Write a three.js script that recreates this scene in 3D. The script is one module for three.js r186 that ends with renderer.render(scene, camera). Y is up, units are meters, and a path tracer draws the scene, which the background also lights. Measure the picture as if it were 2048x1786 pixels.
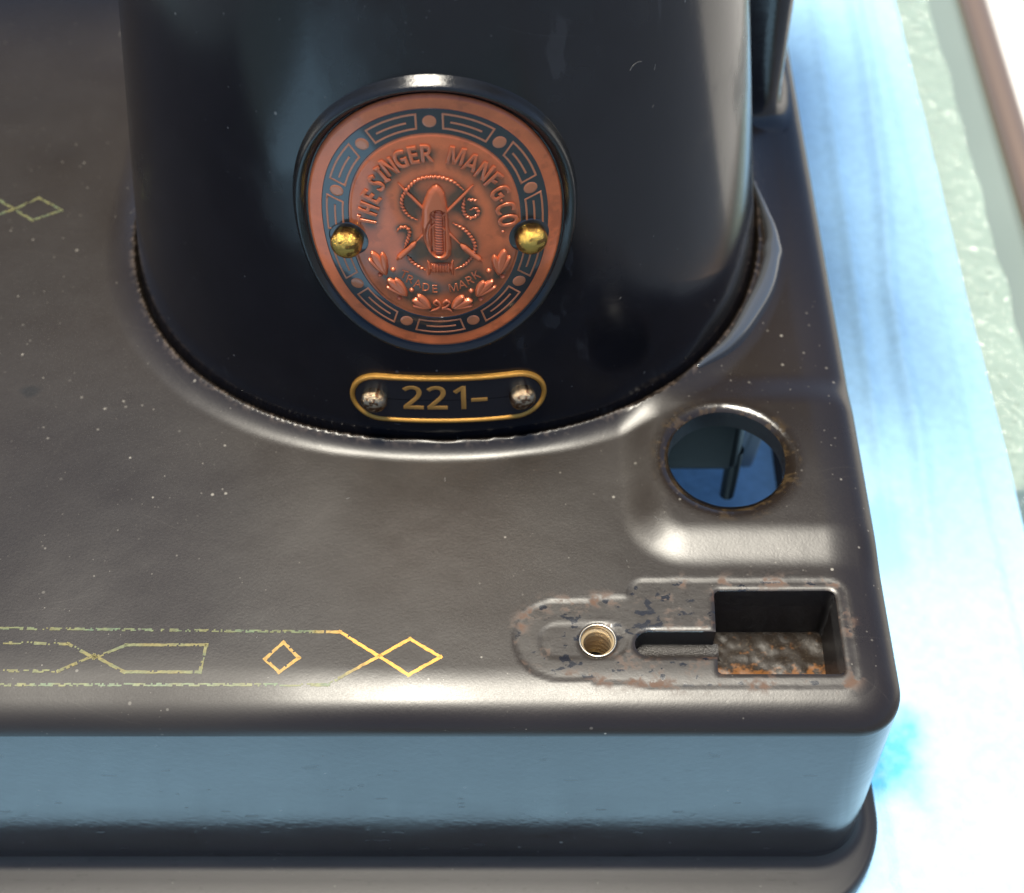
import * as THREE from 'three';
import { FontLoader } from 'three/addons/loaders/FontLoader.js';
import { TextGeometry } from 'three/addons/geometries/TextGeometry.js';
import { RoundedBoxGeometry } from 'three/addons/geometries/RoundedBoxGeometry.js';
import { mergeGeometries, mergeVertices, toCreasedNormals } from 'three/addons/utils/BufferGeometryUtils.js';

// ---------------------------------------------------------------- camera, sky, sun, exposure
const BED = 46;                                       // height of the bed above the table, mm
const scene = new THREE.Scene();
const camera = new THREE.PerspectiveCamera(33.37, 1024 / 893, 0.01, 60);
camera.position.set(0, (BED + 163.72) / 1000, 0.12337);
camera.lookAt(0, BED / 1000, 0);
camera.focus = 0.183; camera.userData.fStop = 26;

const SUN = new THREE.Vector3(-0.06, 1, -0.055).normalize();
const sun = new THREE.DirectionalLight(new THREE.Color(1, 0.935, 0.8), 4.4);
sun.position.copy(SUN); sun.castShadow = true; sun.shadow.radius = 34;
sun.shadow.mapSize.set(2048, 2048);
Object.assign(sun.shadow.camera, { left: -0.5, right: 0.5, top: 0.5, bottom: -0.5, near: -2, far: 3 });
scene.add(sun, sun.target);
{ // blue sky, paler and brighter towards the horizon and round the sun; pale paving light below the horizon
  const W = 512, H = 256, d = new Float32Array(W * H * 4), v = new THREE.Vector3();
  for (let j = 0; j < H; j++) for (let i = 0; i < W; i++) {
    const e = ((j + 0.5) / H - 0.5) * Math.PI, a = ((i + 0.5) / W - 0.5) * 2 * Math.PI;
    v.set(Math.cos(a) * Math.cos(e), Math.sin(e), Math.sin(a) * Math.cos(e));
    const k = (j * W + i) * 4, y = Math.max(v.y, 0), h = Math.pow(1 - y, 3), g = Math.pow(Math.max(v.dot(SUN), 0), 7) * 0.45;
    let c = [0.08 + 0.13 * h + g, 0.16 + 0.17 * h + g * 0.93, 0.33 + 0.2 * h + g * 0.8];
    if (v.y < 0) c = [0.22, 0.22, 0.18];
    d[k] = c[0]; d[k + 1] = c[1]; d[k + 2] = c[2]; d[k + 3] = 1;
  }
  const t = new THREE.DataTexture(d, W, H, THREE.RGBAFormat, THREE.FloatType);
  t.mapping = THREE.EquirectangularReflectionMapping; t.magFilter = THREE.LinearFilter; t.needsUpdate = true;
  scene.background = t; scene.environment = t;
}
const renderer = new THREE.WebGLRenderer({ antialias: true });
renderer.toneMapping = THREE.LinearToneMapping;
renderer.toneMappingExposure = 1.9;
renderer.shadowMap.enabled = true;

// ---------------------------------------------------------------- noise and small maths
let seed = 7;
const rnd = () => { seed = (seed + 0x6d2b79f5) | 0; let t = Math.imul(seed ^ (seed >>> 15), 1 | seed); t = (t + Math.imul(t ^ (t >>> 7), 61 | t)) ^ t; return ((t ^ (t >>> 14)) >>> 0) / 4294967296; };
const rr = (a, b) => a + (b - a) * rnd();
const PERM = new Uint8Array(512), VAL = new Float32Array(256);
{ const p = [...Array(256).keys()]; for (let i = 255; i > 0; i--) { const j = Math.floor(rnd() * (i + 1)); [p[i], p[j]] = [p[j], p[i]]; } for (let i = 0; i < 512; i++) PERM[i] = p[i & 255]; for (let i = 0; i < 256; i++) VAL[i] = rnd(); }
const lerp = (a, b, t) => a + (b - a) * t, clamp = (x, a = 0, b = 1) => (x < a ? a : x > b ? b : x);
const sstep = (a, b, x) => { const t = clamp((x - a) / (b - a)); return t * t * (3 - 2 * t); };
function noise(x, y) {                                // value noise, 0..1
  const xi = Math.floor(x), yi = Math.floor(y), fx = x - xi, fy = y - yi, u = fx * fx * (3 - 2 * fx), v = fy * fy * (3 - 2 * fy);
  const X = xi & 255, Y = yi & 255, X1 = (X + 1) & 255, Y1 = (Y + 1) & 255;
  const a = VAL[PERM[X + PERM[Y]]], b = VAL[PERM[X1 + PERM[Y]]], c = VAL[PERM[X + PERM[Y1]]], e = VAL[PERM[X1 + PERM[Y1]]];
  return lerp(lerp(a, b, u), lerp(c, e, u), v);
}
const fbm = (x, y, n = 4) => { let s = 0, a = 0.5, t = 0; for (let i = 0; i < n; i++) { s += a * noise(x, y); t += a; x = x * 2.03 + 17.3; y = y * 2.03 + 9.1; a *= 0.5; } return s / t; };
function sdPoly(P, x, y) {                            // signed distance, negative inside
  let d = 1e9, s = 1;
  for (let i = 0, j = P.length - 1; i < P.length; j = i++) {
    const ex = P[j][0] - P[i][0], ey = P[j][1] - P[i][1], wx = x - P[i][0], wy = y - P[i][1], t = clamp((wx * ex + wy * ey) / (ex * ex + ey * ey));
    const bx = wx - ex * t, by = wy - ey * t; d = Math.min(d, bx * bx + by * by);
    const c1 = y >= P[i][1], c2 = y < P[j][1], c3 = ex * wy > ey * wx;
    if ((c1 && c2 && c3) || (!c1 && !c2 && !c3)) s = -s;
  }
  return s * Math.sqrt(d);
}
const sdBox = (x, z, x0, x1, z0, z1, r) => { const qx = Math.abs(x - (x0 + x1) / 2) - (x1 - x0) / 2 + r, qz = Math.abs(z - (z0 + z1) / 2) - (z1 - z0) / 2 + r; return Math.hypot(Math.max(qx, 0), Math.max(qz, 0)) + Math.min(Math.max(qx, qz), 0) - r; };
const sdCap = (x, y, ax, ay, bx, by, r) => { const px = x - ax, py = y - ay, vx = bx - ax, vy = by - ay, t = clamp((px * vx + py * vy) / (vx * vx + vy * vy)); return Math.hypot(px - vx * t, py - vy * t) - r; };
const smin = (a, b, k) => { const h = clamp(0.5 + 0.5 * (b - a) / k); return lerp(b, a, h) - k * h * (1 - h); };

// ---------------------------------------------------------------- textures
function tex(W, H, n, fill, srgb = false) {          // fill(i, j, out) sets n channels 0..1
  const d = new Uint8Array(W * H * 4), o = [0, 0, 0];
  for (let j = 0; j < H; j++) for (let i = 0; i < W; i++) {
    fill(i, j, o); const k = (j * W + i) * 4;
    for (let c = 0; c < 3; c++) { let x = clamp(n === 1 ? o[0] : o[c]); if (srgb) x = x <= 0.0031308 ? x * 12.92 : 1.055 * Math.pow(x, 1 / 2.4) - 0.055; d[k + c] = Math.round(x * 255); }
    d[k + 3] = 255;
  }
  const t = new THREE.DataTexture(d, W, H); t.magFilter = THREE.LinearFilter; t.wrapS = t.wrapT = THREE.MirroredRepeatWrapping;
  if (srgb) t.colorSpace = THREE.SRGBColorSpace; t.needsUpdate = true; return t;
}
const rep = (t, u, v) => { t.wrapS = t.wrapT = THREE.RepeatWrapping; t.repeat.set(u, v); return t; };
const std = (o) => new THREE.MeshPhysicalMaterial(o), col = (r, g, b) => new THREE.Color().setRGB(r, g, b);

// ---------------------------------------------------------------- objects
const counts = {};
function thing(name, label, category) { const g = new THREE.Group(); g.name = name; g.userData = { label, category }; scene.add(g); return g; }
function part(name, geo, mat, parent, label) {       // geometry in mm, y = 0 at the bed's top
  const gs = [].concat(geo), g = gs.length > 1 ? mergeGeometries(gs.map((x) => { const y = x.index ? x.toNonIndexed() : x; for (const k of Object.keys(y.attributes)) if (!['position', 'normal', 'uv'].includes(k)) y.deleteAttribute(k); return y; })) : gs[0];
  g.translate(0, BED, 0); g.scale(0.001, 0.001, 0.001);
  const m = new THREE.Mesh(g, mat), k = parent.uuid + name;
  counts[k] = (counts[k] ?? -1) + 1; m.name = counts[k] ? name + '_' + String(counts[k]).padStart(3, '0') : name;
  m.castShadow = m.receiveShadow = true; if (label) m.userData.label = label; parent.add(m); return m;
}
// grid of points fn(i, j) -> [x, y, z, u, v]; keep(i, j) says whether a cell is drawn
function grid(nu, nv, fn, keep, close = false) {
  const p = new Float32Array(nu * nv * 3), uv = new Float32Array(nu * nv * 2), idx = [];
  for (let j = 0; j < nv; j++) for (let i = 0; i < nu; i++) { const q = fn(i, j), k = j * nu + i; p[k * 3] = q[0]; p[k * 3 + 1] = q[1]; p[k * 3 + 2] = q[2]; uv[k * 2] = q[3] ?? i / (nu - 1); uv[k * 2 + 1] = q[4] ?? j / (nv - 1); }
  for (let j = 0; j < nv - 1; j++) for (let i = 0; i < nu - (close ? 0 : 1); i++) {
    if (keep && !keep(i, j)) continue;
    const i1 = (i + 1) % nu, a = j * nu + i, b = j * nu + i1, c = a + nu, d = b + nu; idx.push(a, c, b, b, c, d);
  }
  const g = new THREE.BufferGeometry(); g.setAttribute('position', new THREE.BufferAttribute(p, 3)); g.setAttribute('uv', new THREE.BufferAttribute(uv, 2)); g.setIndex(idx);
  g.computeVertexNormals(); return g;
}
function fixSeam(g, nu, nv) { const n = g.attributes.normal; for (let j = 0; j < nv; j++) { const a = j * nu, b = a + nu - 1, v = new THREE.Vector3().fromBufferAttribute(n, a).add(new THREE.Vector3().fromBufferAttribute(n, b)).normalize(); n.setXYZ(a, v.x, v.y, v.z); n.setXYZ(b, v.x, v.y, v.z); } return g; }

// ---------------------------------------------------------------- the pillar's surface: u mm across, v mm up, w mm out
const NP = 2.2, BB = 45, TAP = 0.125, LEAN = 0.13;
const halfW = (v) => 47.5 - TAP * v, pxc = (v) => -10 - 0.006 * v, pzc = (v) => -45.8 - LEAN * v;
function surf(u, v) { const a = halfW(v); return [pxc(v) + u, v, pzc(v) + BB * Math.pow(Math.max(0, 1 - Math.pow(Math.min(Math.abs(u) / a, 1), NP)), 1 / NP)]; }
const _a = new THREE.Vector3(), _b = new THREE.Vector3();
function onPillar(u, v, w) {
  const e = 0.02, s = surf(u, v), a = surf(u + e, v), b = surf(u - e, v), c = surf(u, v + e), d = surf(u, v - e);
  _a.set(a[0] - b[0], a[1] - b[1], a[2] - b[2]); _b.set(c[0] - d[0], c[1] - d[1], c[2] - d[2]); _a.cross(_b).normalize();
  return [s[0] + w * _a.x, s[1] + w * _a.y, s[2] + w * _a.z];
}
const CL = 1 / Math.sqrt(1 + LEAN * LEAN), BU = 0.99, BV = 36.52;
const onBadge = (p, q, w) => onPillar(BU + p, BV + q * CL, w);     // badge coordinates, mm from its middle
function bend(g, map, w0) { const a = g.attributes.position; for (let i = 0; i < a.count; i++) { const q = map(a.getX(i), a.getY(i), w0 + a.getZ(i)); a.setXYZ(i, q[0], q[1], q[2]); } g.computeVertexNormals(); return g; }
function sdPillar(x, z) {                            // distance from the pillar's outline at bed level
  const a = 47.2, zc = -45.8, zb = -72, dz = z > zc ? z - zc : z < zb ? zb - z : 0, dx = Math.abs(x + 10);
  const A = Math.pow(dx / a, NP), B = Math.pow(dz / BB, NP), s = A + B; if (s < 1e-6) return -a;
  const f = Math.pow(s, 1 / NP), k = Math.pow(s, 1 / NP - 1), gx = k * Math.pow(dx / a, NP - 1) / a, gz = k * Math.pow(dz / BB, NP - 1) / BB;
  return (f - 1) / Math.hypot(gx, gz);
}

// ---------------------------------------------------------------- the bed's relief
const HOLE = [29.2, 2.75, 8.0], SCREW = [10.75, 30.35, 2.15];
const POCKET = (() => {
  const P = [], arc = (cx, cz, r, a0, a1, n) => { for (let i = 0; i <= n; i++) { const a = lerp(a0, a1, i / n); P.push([cx + r * Math.cos(a), cz + r * Math.sin(a)]); } }, h = Math.PI / 2;
  arc(26.5, 23.6, 0.6, 2 * h, 3 * h, 3); arc(40.6, 23.8, 0.8, 3 * h, 4 * h, 4); arc(40.6, 34.3, 0.7, 0, h, 4); arc(26.0, 34.5, 0.5, h, 2 * h, 3);
  P.push([25.6, 32.6]); arc(17.2, 30.8, 1.8, h, 3 * h, 12); P.push([25.7, 29.0]); return P;
})();
const sdKey = (x, z) => Math.min(sdBox(x, z, 14.8, 43, 21.4, 36.9, 2.2), sdCap(x, z, 5.9, 30.2, 14, 30.2, 5.7), sdBox(x, z, 10, 15.6, 24, 36.4, 0.3));
const sdInset = (x, z) => sdCap(x, z, 5.9, 30.4, 12, 30.4, 2.55);
function bedH(x, z) {
  let h = 0;
  const sp = sdPillar(x, z);
  if (sp < 12) {
    const wob = 0.2 * (noise(x * 0.35, z * 0.35) - 0.5), side = clamp(Math.abs(x + 10) / 47 * 1.15 - 0.25), end = lerp(3.5, 5.4, side);
    const t = clamp((sp - 0.75) / (end - 0.75)); h = 1.45 * Math.pow(1 - t, lerp(1.9, 1.6, side)) * (1 - 0.25 * Math.exp(-sp / 0.3));
    if (sp < 0.7) h = lerp(-3.2, 1.4, sstep(0.12, 0.5, sp + wob * 0.35)) - 0.15 * clamp((0.7 - sp) / 0.5);
  }
  const sb = sdBox(x, z, 17.6, 70, -10, 16.6, 5.5), boss = 1.15 * (1 - sstep(-3.4, 3.2, sb));
  if (sp >= 1) h = h + boss * (1 - 0.4 * clamp(h / 2)); 
  const dh = Math.hypot(x - HOLE[0], z - HOLE[1]) - HOLE[2];
  if (dh < 2) h -= 0.75 * Math.pow(clamp(1 - dh / 1.7), 2) - 0.05 * (noise(x * 2.1, z * 2.1) - 0.5) * clamp(1.5 - dh);
  if (z > 20 && x > -2) {
    const k = sdKey(x, z) + 0.16 * (noise(x * 1.3, z * 1.3) - 0.5); h -= 0.11 * (1 - sstep(-0.3, 0.15, k));
    const n = sdInset(x, z); h -= 0.07 * (1 - sstep(-0.18, 0.12, n));
    const r = Math.hypot(x - SCREW[0], z - SCREW[1]); if (r < 3) h += 0.0 - 0.25 * clamp((SCREW[2] + 0.35 - r) / 0.35);
    const p = sdPoly(POCKET, x, z); if (p < 0.45) h -= 0.2 * Math.pow(clamp(1 - p / 0.45), 2);
  }
  const ez = Math.max(0, z - 34), ex = Math.max(0, x - 41); h -= 0.031 * (ez * ez + ex * ex);
  return h + 0.10 * (fbm(x * 0.09 + 3, z * 0.09) - 0.5);
}
const X0 = -150, X1 = 44.9, Z0 = -106, Z1 = 38, ER = 3.7;          // where the flat of the bed ends and its rounded edge begins

// ---------------------------------------------------------------- materials
const RX = -82, RZ = -90, RS = 136, TN = 2048;      // the mapped part of the bed, mm
const bedU = (x, z) => [(x - RX) / RS, (z - RZ) / RS];
const N1 = new Float32Array(TN * TN);               // fine grain shared by the bed maps
for (let k = 0; k < TN * TN; k++) N1[k] = rnd();
const grain = (i, j) => N1[(j & 2047) * TN + (i & 2047)];
const specks = new Float32Array(TN * TN);
for (let k = 0; k < 2600; k++) {
  const cx = rnd() * TN, cy = rnd() * TN; if (fbm(cx * 0.004, cy * 0.004, 3) < rr(0.3, 0.65)) continue; const r = Math.pow(rnd(), 5) * 2.6 + 0.7, b = rr(0.1, 0.8) * (rnd() < 0.6 ? 0.5 : 1);
  for (let y = Math.floor(cy - r - 1); y <= cy + r + 1; y++) for (let x = Math.floor(cx - r - 1); x <= cx + r + 1; x++) if (x >= 0 && y >= 0 && x < TN && y < TN) specks[y * TN + x] = Math.max(specks[y * TN + x], b * clamp(r + 0.5 - Math.hypot(x - cx, y - cy)));
}
for (let k = 0; k < 90; k++) {                       // hairline scratches, mostly along the bed
  let x = rnd() * TN, y = rnd() * TN, a = rr(-0.5, 0.5) + (rnd() < 0.25 ? 1.4 : 0); const n = rr(25, 190), c = rr(-0.004, 0.004), b = rr(0.03, 0.11);
  for (let i = 0; i < n; i++) { x += Math.cos(a); y += Math.sin(a); a += c; const X = Math.round(x), Y = Math.round(y); if (X >= 0 && Y >= 0 && X < TN && Y < TN) specks[Y * TN + X] = Math.max(specks[Y * TN + X], b * rnd()); }
}
const rust = (x, z) => {
  if (z < 17 || x < -6) return 0;
  const k = sdKey(x, z), band = Math.exp(-Math.pow((k + 0.4) / 0.9, 2)), m = fbm(x * 0.55 + 5, z * 0.55, 4), f = fbm(x * 2.2, z * 2.2, 3);
  let r = band * 0.8 * sstep(0.54, 0.74, m + 0.2 * (f - 0.5));
  if (k < 0) r = Math.max(r, 0.4 * sstep(0.58, 0.76, fbm(x * 0.5 + 31, z * 0.5 + 11, 4)) * sstep(0.35, 0.6, f));
  return r;
};
const chip = (x, z) => { if (z < 20 || x < 0) return 0; const k = sdKey(x, z); return k < 0 ? sstep(0.655, 0.71, fbm(x * 0.75 + 50, z * 1.1 + 7, 4)) * clamp(-k * 2) : 0; };
const bedXZ = (i, j) => [RX + RS * (i + 0.5) / TN, RZ + RS * (j + 0.5) / TN];
const bedMap = tex(TN, TN, 3, (i, j, o) => {
  const [x, z] = bedXZ(i, j), n = fbm(x * 0.05, z * 0.05, 3), g = grain(i, j), m = 0.82 + 0.36 * n + 0.26 * (g - 0.5);
  let r = 0.0125 * m, gg = 0.0087 * m, b = 0.0062 * m;
  const s = specks[j * TN + i]; r += 0.28 * s; gg += 0.26 * s; b += 0.22 * s;
  const d = Math.hypot((x + 68.2) / 1.6, (z + 9.8) / 1.15) + 0.5 * (noise(x * 1.2, z * 1.2) - 0.5), k = 1 - 0.75 * (1 - sstep(0.5, 1.25, d)); r *= k; gg *= k; b *= k;
  const ru = rust(x, z); r = lerp(r, 0.10, ru * 0.75); gg = lerp(gg, 0.04, ru * 0.75); b = lerp(b, 0.014, ru * 0.75);
  const ch = chip(x, z); r = lerp(r, 0.006, ch); gg = lerp(gg, 0.007, ch); b = lerp(b, 0.011, ch);
  if (z > 20 && x > -3) { const ks = sdKey(x, z); const w = ks < 0 ? 0.5 * fbm(x * 0.4, z * 0.4) : 0; r += 0.02 * w; gg += 0.019 * w; b += 0.017 * w; }
  const hb = Math.hypot(x - HOLE[0], z - HOLE[1]) - HOLE[2]; if (hb < 3.5) { const w = sstep(0.5, 0.75, fbm(x * 1.1 + 3, z * 1.1, 4)) * clamp(1.4 - hb / 2); r = lerp(r, 0.07, w * 0.5); gg = lerp(gg, 0.045, w * 0.5); b = lerp(b, 0.02, w * 0.5); }
  const lip = sdPillar(x, z); if (lip > 0 && lip < 3) { const w = Math.exp(-Math.pow((lip - 1.0) / 0.5, 2)) * sstep(0.5, 0.7, fbm(x * 1.5 + 8, z * 1.5, 3)); r = lerp(r, 0.12, w * 0.35); gg = lerp(gg, 0.09, w * 0.35); b = lerp(b, 0.07, w * 0.35); }
  o[0] = r; o[1] = gg; o[2] = b;
}, true);
const bedRough = tex(TN, TN, 1, (i, j, o) => {
  const [x, z] = bedXZ(i, j); let r = 0.365 + 0.15 * (fbm(x * 0.07 + 9, z * 0.07, 5) - 0.5) + 0.2 * sstep(-12, -42, x + 8 * (fbm(x * 0.2, z * 0.2) - 0.5)) * sstep(31, 37, z) - 0.05 * sstep(8, 18, x) * sstep(4, 10, z) * sstep(34, 30, z) + 0.07 * (grain(i, j) - 0.5);
  const gl = sstep(24, 40, x + 0.25 * (-z)) * sstep(12, -6, z); r = lerp(r, 0.22, gl * 0.75);
  const hb = Math.hypot(x - HOLE[0], z - HOLE[1]) - HOLE[2]; r = lerp(r, 0.16, clamp(1.3 - hb / 2.2) * 0.9);
  const lip = sdPillar(x, z); if (lip < 4) r = lerp(r, 0.33, clamp(1 - Math.abs(lip - 1.2) / 1.6));
  r = lerp(r, 0.75, rust(x, z)); r = lerp(r, 0.2, chip(x, z)); if (z > 20 && x > -3 && sdKey(x, z) < 0) r += 0.1 * (fbm(x * 0.9, z * 2.5, 3) - 0.3);
  o[0] = r;
});
const bedBump = tex(TN, TN, 1, (i, j, o) => {
  const [x, z] = bedXZ(i, j); let b = 0.5 + 0.24 * (fbm(x * 4.2, z * 4.2, 3) - 0.5) + 0.12 * (grain(i, j) - 0.5) + 0.3 * specks[j * TN + i];
  const hb = Math.hypot(x - HOLE[0], z - HOLE[1]) - HOLE[2], lip = sdPillar(x, z);
  const ro = Math.max(clamp(1.5 - Math.abs(hb) / 2.2), 0.55 * clamp(1.1 - Math.abs(lip - 1) / 1.0)); b += ro * 0.8 * (fbm(x * 1.7 + 40, z * 1.7, 4) - 0.5);
  b -= 0.3 * rust(x, z) * grain(i >> 1, j >> 1); o[0] = b;
});
const M = {
  bed: std({ name: 'worn black japan enamel', map: bedMap, roughnessMap: bedRough, roughness: 1, bumpMap: bedBump, bumpScale: 0.000026 }),
  copper: null, brass: null,
};
const smear = tex(1024, 1024, 1, (i, j, o) => { const x = i / 1024, y = j / 1024; o[0] = 0.19 + 0.16 * (fbm(x * 9, y * 26 + 3, 4) - 0.4) + 0.16 * sstep(0.74, 0.84, fbm(x * 34, y * 70 + 9, 3)); });
const fineBump = tex(1024, 1024, 1, (i, j, o) => { o[0] = 0.5 + 0.5 * (fbm(i * 0.09, j * 0.09, 4) - 0.5) + 0.12 * (grain(i, j) - 0.5); });
const smudge = tex(1024, 1024, 3, (i, j, o) => { const x = i / 1024, y = j / 1024, n = 0.8 + 0.5 * fbm(x * 8, y * 8), s = specks[j * TN + i + 500] * 0.5, d = 1 - 0.5 * sstep(0.74, 0.82, fbm(x * 30 + 5, y * 70, 3)); o[0] = (0.016 * n) * d + s * 0.3; o[1] = (0.015 * n) * d + s * 0.28; o[2] = (0.016 * n) * d + s * 0.25; }, true);
M.skirt = std({ name: 'smooth black enamel', map: rep(smudge, 1 / 90, 1 / 90), roughnessMap: rep(smear, 1 / 90, 1 / 90), roughness: 0.8, ior: 1.56, bumpMap: rep(fineBump.clone(), 1 / 60, 1 / 60), bumpScale: 0.00003 });
const pillarMap = tex(1024, 1024, 3, (i, j, o) => { const n = 0.8 + 0.4 * fbm(i * 0.02, j * 0.02), s = specks[(j + 800) * TN + i + 700] * 0.6, x = i / 1024, y = j / 1024; const sc = 0.03 * sstep(0.7, 0.8, fbm(x * 34 + 70, y * 14 + x * 6, 3)) * sstep(0.5, 0.7, fbm(x * 5, y * 5 + 40, 2)); o[0] = 0.0075 * n + s * 0.3 + sc * 0.4; o[1] = 0.007 * n + s * 0.29 + sc * 0.4; o[2] = 0.0085 * n + s * 0.27 + sc * 0.4; }, true);
M.pillar = std({ name: 'glossy black enamel', map: rep(pillarMap, 1 / 75, 1 / 75), roughness: 1, bumpMap: rep(fineBump.clone(), 1 / 50, 1 / 50), bumpScale: 0.000008, roughnessMap: rep(tex(1024, 1024, 1, (i, j, o) => { o[0] = 0.16 + 0.2 * sstep(0.5, 0.85, fbm(i * 0.008, j * 0.006, 4)) + 0.04 * sstep(0.7, 0.8, fbm(i * 0.08, j * 0.03 + 40, 3)); }), 1 / 75, 1 / 75) });
M.gloss = std({ name: 'black enamel of the badge rim', color: col(0.008, 0.0075, 0.007), roughness: 0.14, bumpMap: rep(fineBump.clone(), 1 / 30, 1 / 30), bumpScale: 0.00003 });
M.dark = std({ name: 'dark machine iron', color: col(0.006, 0.006, 0.007), roughness: 0.45 });
M.flange = std({ name: 'dull black enamel', map: rep(smudge.clone(), 1 / 60, 1 / 60), roughness: 0.5, specularIntensity: 0.7, bumpMap: rep(fineBump.clone(), 1 / 30, 1 / 30), bumpScale: 0.000015 });
M.raw = std({ name: 'rough oily casting', color: col(0.03, 0.02, 0.014), roughness: 0.3, bumpMap: rep(bedBump.clone(), 1 / 20, 1 / 20), bumpScale: 0.0004 });

// ================================================================ the sewing machine
const machine = thing('sewing_machine', 'black enamelled vintage sewing machine with a copper badge, standing on the blue towel', 'sewing machine');

{ // bed: a fine grid over the part in view, coarser beyond, with its openings cut out
  const xs = [], zs = [];
  for (let x = X0; x < -82; x += 4) xs.push(x); for (let x = -82; x < X1 - 0.1; x += 0.36) xs.push(x); xs.push(X1);
  for (let z = Z0; z < -105.5; z += 4) zs.push(z); for (let z = -105; z < -50; z += 0.8) zs.push(z); for (let z = -50; z < Z1 - 0.1; z += 0.34) zs.push(z); zs.push(Z1);
  const nu = xs.length, nv = zs.length, S = new Float32Array(nu * nv), pos = [];
  const hole = (x, z) => { let s = Math.hypot(x - HOLE[0], z - HOLE[1]) - HOLE[2] - 0.10 * (noise(Math.atan2(z - 2.75, x - 29.2) * 5 + 20, 1) - 0.5); s = Math.min(s, Math.hypot(x - SCREW[0], z - SCREW[1]) - SCREW[2]); if (z > 20 && x > 13) s = Math.min(s, sdPoly(POCKET, x, z)); s = Math.min(s, sdPillar(x, z) + 3); return s; };
  for (let j = 0; j < nv; j++) for (let i = 0; i < nu; i++) {
    let x = xs[i], z = zs[j]; const s = hole(x, z); S[j * nu + i] = s;
    if (s < 0 && s > -0.9) for (let k = 0; k < 3; k++) { const e = 0.02, f = hole(x, z), gx = (hole(x + e, z) - hole(x - e, z)) / (2 * e), gz = (hole(x, z + e) - hole(x, z - e)) / (2 * e), m = gx * gx + gz * gz + 1e-6; x -= f * gx / m; z -= f * gz / m; }
    pos.push([x, s < -0.9 ? -3 : bedH(x, z), z, ...bedU(x, z)]);
  }
  const g = grid(nu, nv, (i, j) => pos[j * nu + i], (i, j) => Math.max(S[j * nu + i], S[j * nu + i + 1], S[j * nu + nu + i], S[j * nu + nu + i + 1]) > 0);
  // rounded edge all round
  const per = [], rc = 2.6, corner = (cx, cz, a0) => { for (let k = 0; k <= 14; k++) { const a = a0 + k / 14 * Math.PI / 2; per.push([cx + rc * Math.cos(a), cz + rc * Math.sin(a), Math.cos(a), Math.sin(a)]); } };
  const line = (x0, z0, x1, z1, nx, nz, n) => { for (let k = 1; k < n; k++) per.push([lerp(x0, x1, k / n), lerp(z0, z1, k / n), nx, nz]); };
  corner(X1 - rc, Z1 - rc, 0); line(X1 - rc, Z1, X0 + rc, Z1, 0, 1, 220); corner(X0 + rc, Z1 - rc, Math.PI / 2); line(X0, Z1 - rc, X0, Z0 + rc, -1, 0, 20);
  corner(X0 + rc, Z0 + rc, Math.PI); line(X0 + rc, Z0, X1 - rc, Z0, 0, -1, 20); corner(X1 - rc, Z0 + rc, Math.PI * 1.5); line(X1, Z0 + rc, X1, Z1 - rc, 1, 0, 220); per.push(per[0]);
  const np = per.length, L = [0]; for (let k = 1; k < np; k++) L.push(L[k - 1] + Math.hypot(per[k][0] - per[k - 1][0], per[k][1] - per[k - 1][1]));
  const sweep = (prof, uvOf) => fixSeam(grid(np, prof.length, (i, j) => { const [x, z, nx, nz] = per[i], [d, y, fade] = prof[j], h = bedH(x, z) * fade; const dz = d + (prof[j].ext ?? 0) * Math.max(nz, 0); return [x + nx * d, y + h, z + nz * dz, ...uvOf(x, z, nx, nz, j, L[i], prof)]; }), np, prof.length);
  const p1 = [[-0.3, 0.05, 1]]; for (let k = 0; k <= 16; k++) { const a0 = 0.242, a = lerp(a0, Math.PI * 0.49, k / 16), r = ER / (1 - Math.sin(a0)); p1.push([r * (Math.sin(a) - Math.sin(a0)), -0.8 * r * (Math.cos(a0) - Math.cos(a)), 1 - 0.6 * Math.pow(k / 16, 2)]); }
  const last = p1[p1.length - 1];
  const rim = sweep(p1, (x, z, nx, nz, j) => { const s = j < 1 ? -0.4 : (j - 1) / 16 * ER * 1.5; return bedU(x + nx * s, z + nz * s); });
    // trim the square corner of the grid down under the rounded one
  { const a = g.attributes.position; for (let k = 0; k < a.count; k++) { const x = a.getX(k), z = a.getZ(k), dx = x - (X1 - rc), dz = z - (Z1 - rc); if (dx > 0 && dz > 0) { const r = Math.hypot(dx, dz); if (r > rc) { a.setX(k, X1 - rc + dx * rc / r); a.setZ(k, Z1 - rc + dz * rc / r); a.setY(k, a.getY(k) - 0.02); } } } }
  part('bed', [g, rim], M.bed, machine);
  // skirt: the wall below, flaring into the foot
  const d0 = last[0], y0 = last[1], p2 = [[d0 - 0.05, y0 + 0.02, 0.4]]; for (let k = 1; k <= 12; k++) p2.push([d0 + 1.1 * k / 12, lerp(y0, -38.2, k / 12), 0.4 * (1 - k / 12)]);
  const p4 = []; for (let k = 1; k <= 8; k++) { const a = k / 8 * Math.PI / 2; if (k < 3) p2.push([d0 + 1.1 + 1.9 * (1 - Math.cos(a)), -38.2 - 3 * Math.sin(a), 0]); p4.push([d0 + 1.1 + 1.9 * (1 - Math.cos(a)), -38.2 - 3 * Math.sin(a), 0]); }
  const d1 = d0 + 3.0; p4.shift();
  const open = (i) => per[i][1] < Z0 + 1 || per[i][0] < X0 + 1, sk = sweep(p2, (x, z, nx, nz, j, l, P) => [l, P[j][1] + P[j][0]]);   // back and far end left open to let light inside
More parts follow.
